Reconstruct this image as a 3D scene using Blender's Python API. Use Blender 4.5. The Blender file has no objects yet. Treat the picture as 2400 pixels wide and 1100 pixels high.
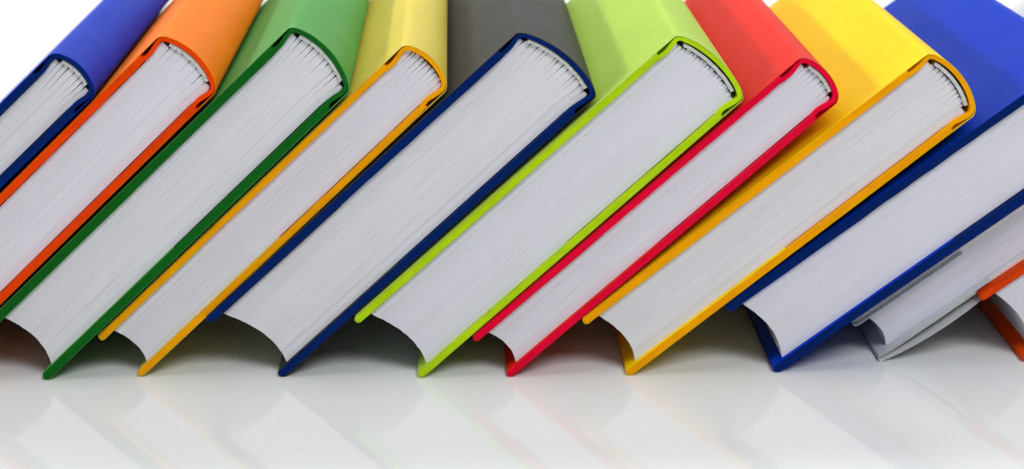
import bpy, bmesh, math, random
from mathutils import Vector, Matrix

# ------------------------------------------------------------------ camera
S = bpy.context.scene
COL = S.collection
cam_data = bpy.data.cameras.new('camera')
cam = bpy.data.objects.new('camera', cam_data)
COL.objects.link(cam)
cam.location = (-0.02447, -0.80085, 0.29375)
PITCH, YAW = math.radians(16.1), math.radians(1.75)
cam.rotation_euler = (math.pi / 2 - PITCH, 0, -YAW)
cam_data.sensor_width = 36.0
cam_data.lens = 4750 / 2400 * 36.0
cam_data.clip_start = 0.01
cam_data.clip_end = 50
cam_data.dof.use_dof = True
cam_data.dof.focus_distance = 0.835
cam_data.dof.aperture_fstop = 10.0
S.camera = cam

# ------------------------------------------------------------------ studio light
world = bpy.data.worlds.new('World')
S.world = world
world.use_nodes = True
bg = world.node_tree.nodes['Background']
bg.inputs['Color'].default_value = (0.95, 0.97, 1.0, 1)
bg.inputs['Strength'].default_value = 0.015


def area_lamp(name, loc, target, sx, sy, watts, color):
    d = bpy.data.lights.new(name, 'AREA')
    d.shape = 'RECTANGLE'
    d.size, d.size_y = sx, sy
    d.energy = watts
    d.color = color
    o = bpy.data.objects.new(name, d)
    COL.objects.link(o)
    o.location = loc
    o.rotation_euler = (Vector(target) - Vector(loc)).to_track_quat('-Z', 'Y').to_euler()
    return o


# narrow strip box low on the left: it draws the shadow bands on the upper covers
key = area_lamp('key_strip', (-3.30, -0.45, 1.50), (0, 0.0, 0.13), 1.7, 0.30, 70, (1.0, 0.98, 0.94))
area_lamp('overhead_softbox', (0.10, 0.0, 1.40), (0.05, 0.0, 0.1), 1.3, 0.9, 5.0, (1.0, 0.99, 0.97))
area_lamp('front_softbox', (0.70, -1.70, 2.05), (0.05, 0.0, 0.08), 1.2, 0.9, 52, (0.95, 0.96, 1.0))
area_lamp('backdrop_lamp', (0.0, 0.90, 1.30), (0.0, 1.25, 0.10), 2.4, 0.3, 19, (1.0, 1.0, 1.0))

S.view_settings.view_transform = 'Standard'
S.view_settings.look = 'None'
S.view_settings.exposure = -0.18
S.view_settings.gamma = 1.0


# ------------------------------------------------------------------ materials
def srgb(r, g, b):
    f = lambda c: (c / 255 / 12.92) if c / 255 <= 0.04045 else ((c / 255 + 0.055) / 1.055) ** 2.4
    return (f(r), f(g), f(b), 1)


def new_mat(name):
    m = bpy.data.materials.new(name)
    m.use_nodes = True
    nt = m.node_tree
    return m, nt, nt.nodes['Principled BSDF']


def noise(nt, scale, vec_scale, detail=3.0, rough=0.55):
    tc = nt.nodes.new('ShaderNodeTexCoord')
    mp = nt.nodes.new('ShaderNodeMapping')
    mp.inputs['Scale'].default_value = vec_scale
    n = nt.nodes.new('ShaderNodeTexNoise')
    n.inputs['Scale'].default_value = scale
    n.inputs['Detail'].default_value = detail
    n.inputs['Roughness'].default_value = rough
    nt.links.new(tc.outputs['Object'], mp.inputs['Vector'])
    nt.links.new(mp.outputs['Vector'], n.inputs['Vector'])
    return n


def ramp(nt, src, stops):
    r = nt.nodes.new('ShaderNodeValToRGB')
    el = r.color_ramp.elements
    while len(el) < len(stops):
        el.new(0.5)
    for e, (p, c) in zip(el, stops):
        e.position, e.color = p, c
    nt.links.new(src, r.inputs['Fac'])
    return r


def bump(nt, bsdf, src, strength, dist, prev=None):
    b = nt.nodes.new('ShaderNodeBump')
    b.inputs['Strength'].default_value = strength
    b.inputs['Distance'].default_value = dist
    nt.links.new(src, b.inputs['Height'])
    if prev:
        nt.links.new(prev.outputs['Normal'], b.inputs['Normal'])
    nt.links.new(b.outputs['Normal'], bsdf.inputs['Normal'])
    return b


def mul(c, k):
    return (min(c[0] * k, 1), min(c[1] * k, 1), min(c[2] * k, 1), 1)


def jacket_mat(name, c, rough=0.42, spec=0.5):
    """printed, faintly fibrous jacket paper"""
    m, nt, b = new_mat(name)
    n1 = noise(nt, 38, (1, 0.35, 1), 5, 0.6)
    r1 = ramp(nt, n1.outputs['Fac'], [(0.3, mul(c, 0.93)), (0.7, mul(c, 1.06))])
    n5 = noise(nt, 420, (1, 0.22, 1), 4, 0.7)
    r5 = ramp(nt, n5.outputs['Fac'], [(0.3, (0.93, 0.93, 0.93, 1)), (0.68, (1, 1, 1, 1))])
    mx = nt.nodes.new('ShaderNodeMix'); mx.data_type = 'RGBA'; mx.blend_type = 'MULTIPLY'
    mx.inputs['Factor'].default_value = 1
    nt.links.new(r1.outputs['Color'], mx.inputs['A']); nt.links.new(r5.outputs['Color'], mx.inputs['B'])
    nt.links.new(mx.outputs['Result'], b.inputs['Base Color'])
    n3 = noise(nt, 22, (1, 1, 1), 4, 0.6)
    mr = nt.nodes.new('ShaderNodeMapRange')
    mr.inputs['To Min'].default_value = rough - 0.07
    mr.inputs['To Max'].default_value = rough + 0.09
    nt.links.new(n3.outputs['Fac'], mr.inputs['Value'])
    nt.links.new(mr.outputs['Result'], b.inputs['Roughness'])
    b.inputs['Specular IOR Level'].default_value = spec
    n2 = noise(nt, 900, (1, 0.3, 1), 3)
    b1 = bump(nt, b, n2.outputs['Fac'], 0.12, 0.0003)
    n4 = noise(nt, 14, (1, 0.6, 1), 2)
    bump(nt, b, n4.outputs['Fac'], 0.25, 0.0016, b1)
    return m


def board_mat(name, c, rough=0.5):
    """book cloth over board"""
    m, nt, b = new_mat(name)
    n1 = noise(nt, 120, (0.4, 1, 1), 5, 0.65)
    r1 = ramp(nt, n1.outputs['Fac'], [(0.3, mul(c, 0.84)), (0.72, mul(c, 1.12))])
    nt.links.new(r1.outputs['Color'], b.inputs['Base Color'])
    b.inputs['Roughness'].default_value = rough
    b.inputs['Specular IOR Level'].default_value = 0.06
    n2 = noise(nt, 1400, (1, 1, 1), 3)
    b1 = bump(nt, b, n2.outputs['Fac'], 0.25, 0.0003)
    n3 = noise(nt, 160, (0.5, 1, 1), 2)
    bump(nt, b, n3.outputs['Fac'], 0.3, 0.0006, b1)
    return m


def page_mat(name, c, line=0.06):
    """the cut edges of many leaves: streaks that run along the sheets"""
    m, nt, b = new_mat(name)
    n1 = noise(nt, 1.0, (7, 4, 1300), 4, 0.7)
    n2 = noise(nt, 1.0, (16, 8, 420), 3, 0.6)
    n3 = noise(nt, 1.0, (22, 10, 90), 3, 0.5)
    r1 = ramp(nt, n1.outputs['Fac'], [(0.28, mul(c, 1 - 1.7 * line)), (0.55, c), (0.8, mul(c, 1 + 0.5 * line))])
    r2 = ramp(nt, n2.outputs['Fac'], [(0.25, mul((1, 1, 0.985, 1), 1 - 2.2 * line)), (0.48, (1, 1, 1, 1))])
    r3 = ramp(nt, n3.outputs['Fac'], [(0.3, (0.965, 0.96, 0.945, 1)), (0.65, (1, 1, 1, 1))])
    m1 = nt.nodes.new('ShaderNodeMix'); m1.data_type = 'RGBA'; m1.blend_type = 'MULTIPLY'
    m1.inputs['Factor'].default_value = 1
    m2 = nt.nodes.new('ShaderNodeMix'); m2.data_type = 'RGBA'; m2.blend_type = 'MULTIPLY'
    m2.inputs['Factor'].default_value = 1
    nt.links.new(r1.outputs['Color'], m1.inputs['A']); nt.links.new(r2.outputs['Color'], m1.inputs['B'])
    nt.links.new(m1.outputs['Result'], m2.inputs['A']); nt.links.new(r3.outputs['Color'], m2.inputs['B'])
    nt.links.new(m2.outputs['Result'], b.inputs['Base Color'])
    b.inputs['Roughness'].default_value = 0.8
    b.inputs['Specular IOR Level'].default_value = 0.2
    b1 = bump(nt, b, n1.outputs['Fac'], 0.2, 0.0002)
    bump(nt, b, n2.outputs['Fac'], 0.25, 0.0004, b1)
    return m


def lining_mat(c):
    m, nt, b = new_mat('spine_lining_cloth')
    n1 = noise(nt, 700, (1, 1, 1), 3)
    r1 = ramp(nt, n1.outputs['Fac'], [(0.3, mul(c, 0.8)), (0.7, mul(c, 1.08))])
    nt.links.new(r1.outputs['Color'], b.inputs['Base Color'])
    b.inputs['Roughness'].default_value = 0.85
    bump(nt, b, n1.outputs['Fac'], 0.5, 0.0005)
    return m


def surface_mat():
    m, nt, b = new_mat('white_acrylic')
    n = noise(nt, 3.0, (1, 1, 1), 4)
    r = ramp(nt, n.outputs['Fac'], [(0.3, (0.815, 0.84, 0.83, 1)), (0.7, (0.83, 0.855, 0.845, 1))])
    nt.links.new(r.outputs['Color'], b.inputs['Base Color'])
    n2 = noise(nt, 60, (1, 1, 1), 5, 0.65)
    mr = nt.nodes.new('ShaderNodeMapRange')
    mr.inputs['To Min'].default_value = 0.0
    mr.inputs['To Max'].default_value = 0.02
    nt.links.new(n2.outputs['Fac'], mr.inputs['Value'])
    nt.links.new(mr.outputs['Result'], b.inputs['Roughness'])
    b.inputs['IOR'].default_value = 1.50
    return m


# ------------------------------------------------------------------ mesh helpers
def link(name, bm, mat, parent=None, smooth=math.radians(35)):
    bmesh.ops.recalc_face_normals(bm, faces=bm.faces)
    if parent and parent.get('_skew'):
        for v in bm.verts:          # a cocked binding: the upper board has slid along the lower one
            v.co.x += parent['_skew'] * v.co.z
    me = bpy.data.meshes.new(name)
    bm.to_mesh(me)
    bm.free()
    me.materials.append(mat)
    for p in me.polygons:
        p.use_smooth = True
    me.set_sharp_from_angle(angle=smooth)
    o = bpy.data.objects.new(name, me)
    COL.objects.link(o)
    if parent:
        o.parent = parent
    return o


def chaikin(pts, n=2):
    for _ in range(n):
        q = [pts[0]]
        for a, b in zip(pts, pts[1:]):
            q.append((a[0] * .75 + b[0] * .25, a[1] * .75 + b[1] * .25))
            q.append((a[0] * .25 + b[0] * .75, a[1] * .25 + b[1] * .75))
        q.append(pts[-1])
        pts = q
    return pts


def normals(pts):
    """left-hand normals of a polyline in (u, v)"""
    out = []
    for i in range(len(pts)):
        a = pts[max(i - 1, 0)]
        b = pts[min(i + 1, len(pts) - 1)]
        d = Vector((b[0] - a[0], b[1] - a[1]))
        d.normalize()
        out.append((-d.y, d.x))
    return out


def ribbon(path, off_a, off_b, y0, y1, bev=0.0, ny=1, wob=None):
    """sheet of even thickness that follows a (u, v) path, drawn from y0 to y1"""
    nn = normals(path)
    A = [(p[0] + n[0] * off_a, p[1] + n[1] * off_a) for p, n in zip(path, nn)]
    B = [(p[0] + n[0] * off_b, p[1] + n[1] * off_b) for p, n in zip(path, nn)]
    bm = bmesh.new()
    rows = []
    for k in range(ny + 1):
        y = y0 + (y1 - y0) * k / ny
        ra, rb = [], []
        for i, (a, b) in enumerate(zip(A, B)):
            dy = wob(i / (len(A) - 1)) if (wob and k == 0) else 0
            ra.append(bm.verts.new((a[0], y + dy, a[1])))
            rb.append(bm.verts.new((b[0], y + dy, b[1])))
        rows.append((ra, rb))
    m = len(A)
    for (a0, b0), (a1, b1) in zip(rows, rows[1:]):
        for i in range(m - 1):
            bm.faces.new((a0[i], a0[i + 1], a1[i + 1], a1[i]))
            bm.faces.new((b0[i], b1[i], b1[i + 1], b0[i + 1]))
        bm.faces.new((a0[0], a1[0], b1[0], b0[0]))
        bm.faces.new((a0[-1], b0[-1], b1[-1], a1[-1]))
    for (a, b) in (rows[0], rows[-1]):
        for i in range(m - 1):
            bm.faces.new((a[i], b[i], b[i + 1], a[i + 1]))
    if bev:
        ed = [e for e in bm.edges if abs(e.verts[0].co.y - e.verts[1].co.y) < 1e-4 and e.is_manifold
              and len([f for f in e.link_faces if abs(f.normal.y) > .9 or all(abs(v.co.y - y0) < 4e-4 for v in f.verts)]) == 1
              and e.verts[0].co.y < (y0 + y1) / 2]
        bmesh.ops.bevel(bm, geom=ed, offset=bev, segments=2, profile=0.6, affect='EDGES')
    return bm


def waver(rng, amp, waves):
    ks = [(rng.uniform(0.6, 1.0) * w, rng.uniform(0, 6.28), rng.uniform(.5, 1)) for w in waves]
    return lambda t: amp * sum(a * math.sin(6.283 * k * t + p) for k, p, a in ks) / len(ks)


def tag(o, label, category, group=None):
    o['label'] = label
    o['category'] = category
    if group:
        o['group'] = group


# ------------------------------------------------------------------ the setting
def build_surface():
    bm = bmesh.new()
    prof = [(-3.0, 0.0), (-1.2, 0.0), (0.0, 0.0), (0.75, 0.0)]
    R, y0 = 0.60, 0.75
    for k in range(1, 13):
        a = k / 12 * math.pi / 2
        prof.append((y0 + R * math.sin(a), R - R * math.cos(a)))
    prof.append((y0 + R, 2.4))
    xs = [-3.5, -1.5, 0, 1.5, 3.5]
    g = [[bm.verts.new((x, y, z)) for (y, z) in prof] for x in xs]
    for a, b in zip(g, g[1:]):
        for i in range(len(prof) - 1):
            bm.faces.new((a[i], b[i], b[i + 1], a[i + 1]))
    o = link('studio_surface', bm, surface_mat(), smooth=math.radians(60))
    o['kind'] = 'structure'
    o['label'] = 'glossy white acrylic table surface sweeping up into a white backdrop'
    return o


build_surface()

# ------------------------------------------------------------------ the books
J = 0.00026      # jacket paper (a little stout so that its edge reads)
B = 0.0029       # board
TS = 0.0018      # case cloth and paper over the spine
C = 0.00005      # air between layers
HEIGHT = 0.240
LINING = lining_mat((0.62, 0.64, 0.60, 1))
GROUP = 'hardback books leaning in a row on the white surface'


def build_book(label, x, ang, T, W, y, board_rgb, jacket_rgb, page_rgb, seed, *, slits=0.007, slit_w=0.00022,
               section=0.0027, sag=0.10, flaps=(0.075, 0.075), lining=True, hollow=0.0004, line=0.06,
               rough=0.55, spec=0.06, board=B, jacket_front=-0.0004, bulge=0.0, shear=0.0, fore=0.09, tail=0.0062, page_gap=0.0002):
    rng = random.Random(seed)
    a = math.radians(ang)
    r = (board + 2 * J) / 2
    root = bpy.data.objects.new('book', None)
    root.empty_display_size = 0.03
    COL.objects.link(root)
    # the rounded fold of the lower board touches the surface
    drop = bulge * 0.0
    root.location = (x - r * (math.cos(a) - math.sin(a)), y, r - r * (math.sin(a) + math.cos(a)) + 0.0001 + drop)
    root.rotation_euler = (0, -a, 0)
    tag(root, label, 'book', GROUP)
    if shear:
        root['_skew'] = shear / T
    bm_m = board_mat('book_cloth_%d' % seed, board_rgb)
    jk_m = jacket_mat('jacket_paper_%d' % seed, jacket_rgb, rough, spec)
    pg_m = page_mat('page_edges_%d' % seed, page_rgb, line * 0.45)

    s = sag * T

    def arc(t, v0, off=0.0):
        v = v0 + (T - 2 * v0) * t
        q = (v - T / 2) / (T / 2)
        return (W - 0.0006 + s * (1 - q * q) - 0.0011 * abs(q) ** 8 - off, v)

    # boards -------------------------------------------------------------
    for side in (0, 1):
        name = 'cover_board'
        w1, w2 = waver(rng, 0.00018, (2, 5, 9, 14)), waver(rng, 0.00026, (2, 4, 9, 15))
        v0, v1 = J + C, J + board - C
        u0, u1 = J + C, W - 0.0125
        prof = []
        N = 34
        rr = (v1 - v0) / 2 * 0.92
        vm = (v0 + v1) / 2
        for k in range(N + 1):
            t = k / N
            u = u1 + (u0 + rr - u1) * t
            prof.append((u, v0 + max(w1(t), 0) * (1 if 0.03 < t < .97 else 0)))
        for k in range(1, 8):
            th = -math.pi / 2 - math.pi * k / 8
            prof.append((u0 + rr + rr * math.cos(th), vm + (v1 - v0) / 2 * math.sin(th)))
        for k in range(N + 1):
            t = 1 - k / N
            u = u1 + (u0 + rr - u1) * t
            prof.append((u, v1 + w2(t)))
        if side:
            prof = [(u, T - v) for (u, v) in prof]
        bm = bmesh.new()
        F = [bm.verts.new((u, 0.0, v)) for u, v in prof]
        K = [bm.verts.new((u, HEIGHT, v)) for u, v in prof]
        n = len(prof)
        ff = bm.faces.new(F)
        bm.faces.new(K[::-1])
        for i in range(n):
            bm.faces.new((F[i], K[i], K[(i + 1) % n], F[(i + 1) % n]))
        bmesh.ops.bevel(bm, geom=list(ff.edges), offset=0.0007, segments=3, profile=0.55, affect='EDGES')
        link(name, bm, bm_m, root)

    # spine of the case with its two joints --------------------------------
    low = [(W - 0.0150, J + 0.0008), (W - 0.0128, J + 0.0012), (W - 0.0105, J + 0.0016), (W - 0.0075, J + 0.0012),
           (W - 0.0045, J + 0.0005), (W - 0.0022, J + 0.0003)]
    mid = [arc(k / 18, J + 0.0018, J + C) for k in range(19)]
    up = [(u, T - v) for u, v in low][::-1]
    path = chaikin(low + mid + up, 2)
    bm = ribbon(path, 0, TS, 0.0005, HEIGHT - 0.0005, bev=0.0005)
    link('spine_cover', bm, bm_m, root)

    # dust jacket ----------------------------------------------------------
    rc = r - J / 2
    pth = []
    fl = flaps[0]
    for k in range(13):
        t = k / 12
        u = fl + (r - fl) * t
        pth.append((u, 2 * r - J / 2 + 0.00004 * math.sin(t * 9 + seed)))
    for k in range(1, 10):
        th = math.pi / 2 + math.pi * k / 10
        pth.append((r + rc * math.cos(th), r + rc * math.sin(th)))
    for k in range(0, 25):
        t = k / 24
        u = r + (W - 0.005 - r) * t
        b = -bulge * max(0, math.sin(math.pi * min(1, t / 0.36))) ** 0.8 if bulge else 0
        pth.append((u, J / 2 + b))
    pth += chaikin([(W - 0.0040, J / 2), (W - 0.0022, J / 2)] + [arc(k / 20, 0.0016, J / 2) for k in range(21)] +
                   [(W - 0.0022, T - J / 2), (W - 0.0040, T - J / 2)], 1)
    for k in range(0, 13):
        u = W - 0.005 + (r - (W - 0.005)) * k / 12
        pth.append((u, T - J / 2))
    for k in range(1, 10):
        th = math.pi / 2 + math.pi * k / 10
        pth.append((r + rc * math.cos(th), T - r + rc * math.sin(th)))
    fl = flaps[1]
    for k in range(13):
        t = k / 12
        u = r + (fl - r) * t
        pth.append((u, T - (2 * r - J / 2 + 0.00004 * math.sin(t * 8 + 2 * seed))))
    wy = waver(rng, 0.00025, (3, 7, 13))
    bm = ribbon(pth, -J / 2, J / 2, -jacket_front, HEIGHT + 0.0003, wob=wy)
    link('dust_jacket', bm, jk_m, root)

    # lining on the back of the page block ------------------------------------
    tl = 0.0014
    back = J + TS + hollow
    if lining:
        pth = [arc(k / 24, 0.0052, back) for k in range(25)]
        nz = waver(rng, 0.00022, (2, 6, 11))
        pth = [(u - abs(nz(i / 24)) * 0.8, v) for i, (u, v) in enumerate(pth)]
        bm = ribbon(pth, 0, tl, 0.0012, HEIGHT - 0.002, wob=waver(rng, 0.0004, (3, 8, 15)))
        link('spine_lining', bm, LINING, root)
    back += (tl if lining else 0.0004) + page_gap

    # page block: folded sections, open a little along the back ------------------
    h0 = T / 2 - (2 * r + 0.00003)
    h1 = T / 2 - (J + TS + 0.0006)
    n = max(4, round(2 * h0 / section))
    cuts = [-1 + 2 * (k + (rng.uniform(-.22, .22) if 0 < k < n else 0)) / n for k in range(n + 1)]

    def halfthick(u):
        t = min(1, max(0, (u - (W - 0.013)) / 0.008))
        t = t * t * (3 - 2 * t)
        return h0 + (h1 - h0) * t

    def fore_u(q):
        return tail + fore * T * (1 - q * q) * (1 - 0.22 * q)

    for i in range(n):
        qa, qb = cuts[i], cuts[i + 1]
        inset = 0.0026 + rng.uniform(-0.00014, 0.00014)
        SLa, SLb = slits * rng.uniform(.45, 1.5), slits * rng.uniform(.45, 1.5)
        ga, gb = slit_w * rng.choice((.15, .5, .8, 1.1)), slit_w * rng.choice((.15, .5, .8, 1.1))
        hair_a = rng.choice((0.00001, 0.00001, 0.00003, 0.00006))
        hair_b = 0.00001
        jit = rng.uniform(-0.0003, 0.0003)
        bot, top = [], []
        ts_ = [0, .004, .03, .1, .2, .35, .5, .65, .78, .86, .90, .93, .955, .975, .988, .995, 1]
        wv = waver(rng, 1.0, (1.5, 3))
        for t in ts_:
            for q, lst, SL, g, hair, sg in ((qa, bot, SLa, ga, hair_a, 1), (qb, top, SLb, gb, hair_b, -1)):
                uf = fore_u(q) + jit * 0.3
                qm = (qa + qb) / 2
                us = arc(0.5 + qm * h1 / T, 0.0, back)[0] + jit
                u = uf + (us - uf) * t
                hh = halfthick(u)
                v = T / 2 + q * hh
                edge = (i == 0 and sg == 1) or (i == n - 1 and sg == -1)
                sfac = min(1, max(0, (u - (us - SL)) / SL))
                d = g * sfac ** 1.4 + (0 if edge else hair * (0.5 + 0.5 * wv(t)))
                if t > 0.985:
                    th = (qb - qa) * hh
                    d += th * 0.05 * ((t - 0.985) / 0.015) ** 2
                lst.append((u, v + sg * d))
        bm = bmesh.new()
        rows = []
        for yy in (inset, HEIGHT - 0.003):
            rows.append(([bm.verts.new((u, yy, v)) for u, v in bot], [bm.verts.new((u, yy, v)) for u, v in top]))
        (fb, ft), (kb, kt) = rows
        for k in range(len(bot) - 1):
            bm.faces.new((fb[k], fb[k + 1], ft[k + 1], ft[k]))
            bm.faces.new((kb[k], kt[k], kt[k + 1], kb[k + 1]))
            bm.faces.new((fb[k], kb[k], kb[k + 1], fb[k + 1]))
            bm.faces.new((ft[k], ft[k + 1], kt[k + 1], kt[k]))
        bm.faces.new((fb[0], ft[0], kt[0], kb[0]))
        bm.faces.new((fb[-1], kb[-1], kt[-1], ft[-1]))
        link('page_section', bm, pg_m, root, smooth=math.radians(30))
    return root


COOL = (0.75, 0.745, 0.815, 1)
NEUT = (0.75, 0.75, 0.785, 1)
NAVY = srgb(0, 34, 100)

build_book('blue jacketed book with navy boards and loose ruffled pages, leaning on the orange book',
           -0.2970, 43.4, 0.0238, 0.1800, 0.0, NAVY, srgb(12, 52, 186), NEUT, 1, board=0.0031,
           slits=0.011, line=0.10, section=0.0022, sag=0.16)
build_book('orange jacketed book with red-orange boards between the blue and the green book',
           -0.2472, 43.9, 0.0318, 0.1800, 0.0, srgb(236, 66, 0), srgb(255, 126, 0), COOL, 2, board=0.0031,
           slits=0.009, section=0.0029, line=0.035, sag=0.14, flaps=(0.05, 0.06))
build_book('green jacketed book with dark green boards between the orange and pale yellow books',
           -0.1945, 43.65, 0.0353, 0.1800, 0.002, srgb(14, 98, 26), srgb(88, 160, 78), NEUT, 3, board=0.0034, shear=0.0015,
           slits=0.009, section=0.0025, line=0.07, sag=0.13, flaps=(0.08, 0.085))
build_book('slim book with pale yellow jacket and amber boards between green and navy books',
           -0.1557, 43.4, 0.0257, 0.1800, 0.005, srgb(255, 166, 0), srgb(222, 202, 84), COOL, 4, board=0.0027,
           slits=0.010, section=0.0020, lining=False, line=0.05, sag=0.15, flaps=(0.085, 0.06))
build_book('thickest book, grey jacket over navy boards, between pale yellow and lime books',
           -0.0960, 42.6, 0.0414, 0.1790, 0.003, NAVY, srgb(62, 61, 58), NEUT, 5, board=0.0034, shear=-0.0055,
           slits=0.008, slit_w=0.00022, section=0.0024, line=0.07, sag=0.11, flaps=(0.07, 0.075))
build_book('thick lime green book with smooth white pages, leaning on the red book',
           -0.0380, 42.0, 0.0386, 0.1795, 0.0, srgb(184, 220, 16), srgb(178, 212, 84), COOL, 6, board=0.0026, shear=-0.0030,
           slits=0.0035, slit_w=0.00016, section=0.0017, page_gap=0.0006, line=0.04, sag=0.10, hollow=0.0009, flaps=(0.085, 0.09))
build_book('slim red jacketed book with crimson boards between lime and bright yellow books',
           -0.0006, 41.45, 0.0246, 0.1795, 0.0, srgb(234, 4, 54), srgb(226, 40, 24), COOL, 7, board=0.0027,
           slits=0.008, section=0.0021, line=0.05, sag=0.14, flaps=(0.085, 0.07))
build_book('bright yellow jacketed book with amber boards, leaning on the large blue book',
           0.0497, 38.75, 0.0330, 0.1805, 0.0, srgb(255, 166, 0), srgb(252, 212, 10), NEUT, 8,
           slits=0.005, slit_w=0.00018, section=0.0022, page_gap=0.0006, line=0.055, sag=0.13, hollow=0.0010, flaps=(0.085, 0.07))
build_book('thick blue jacketed book with navy boards between the yellow and the white book',
           0.1123, 36.8, 0.0382, 0.1780, 0.002, NAVY, srgb(0, 52, 188), COOL, 9, board=0.0033,
           slits=0.008, section=0.0026, line=0.045, sag=0.11, flaps=(0.093, 0.07))
build_book('thin white book with loosely folded grey-white jacket leaning on the red-orange book',
           0.1592, 36.2, 0.0228, 0.1800, 0.0180, srgb(236, 235, 232), srgb(214, 217, 217), COOL, 10,
           slits=0.007, section=0.0022, line=0.035, sag=0.14, flaps=(0.058, 0.055), board=0.0024,
           jacket_front=0.0030, bulge=0.0030)
build_book('red-orange book with plain matching jacket beside the thin white book',
           0.2208, 35.6, 0.0378, 0.1800, 0.012, srgb(232, 70, 6), srgb(238, 74, 10), COOL, 11,
           slits=0.008, section=0.0026, line=0.04, sag=0.11, flaps=(0.07, 0.08))
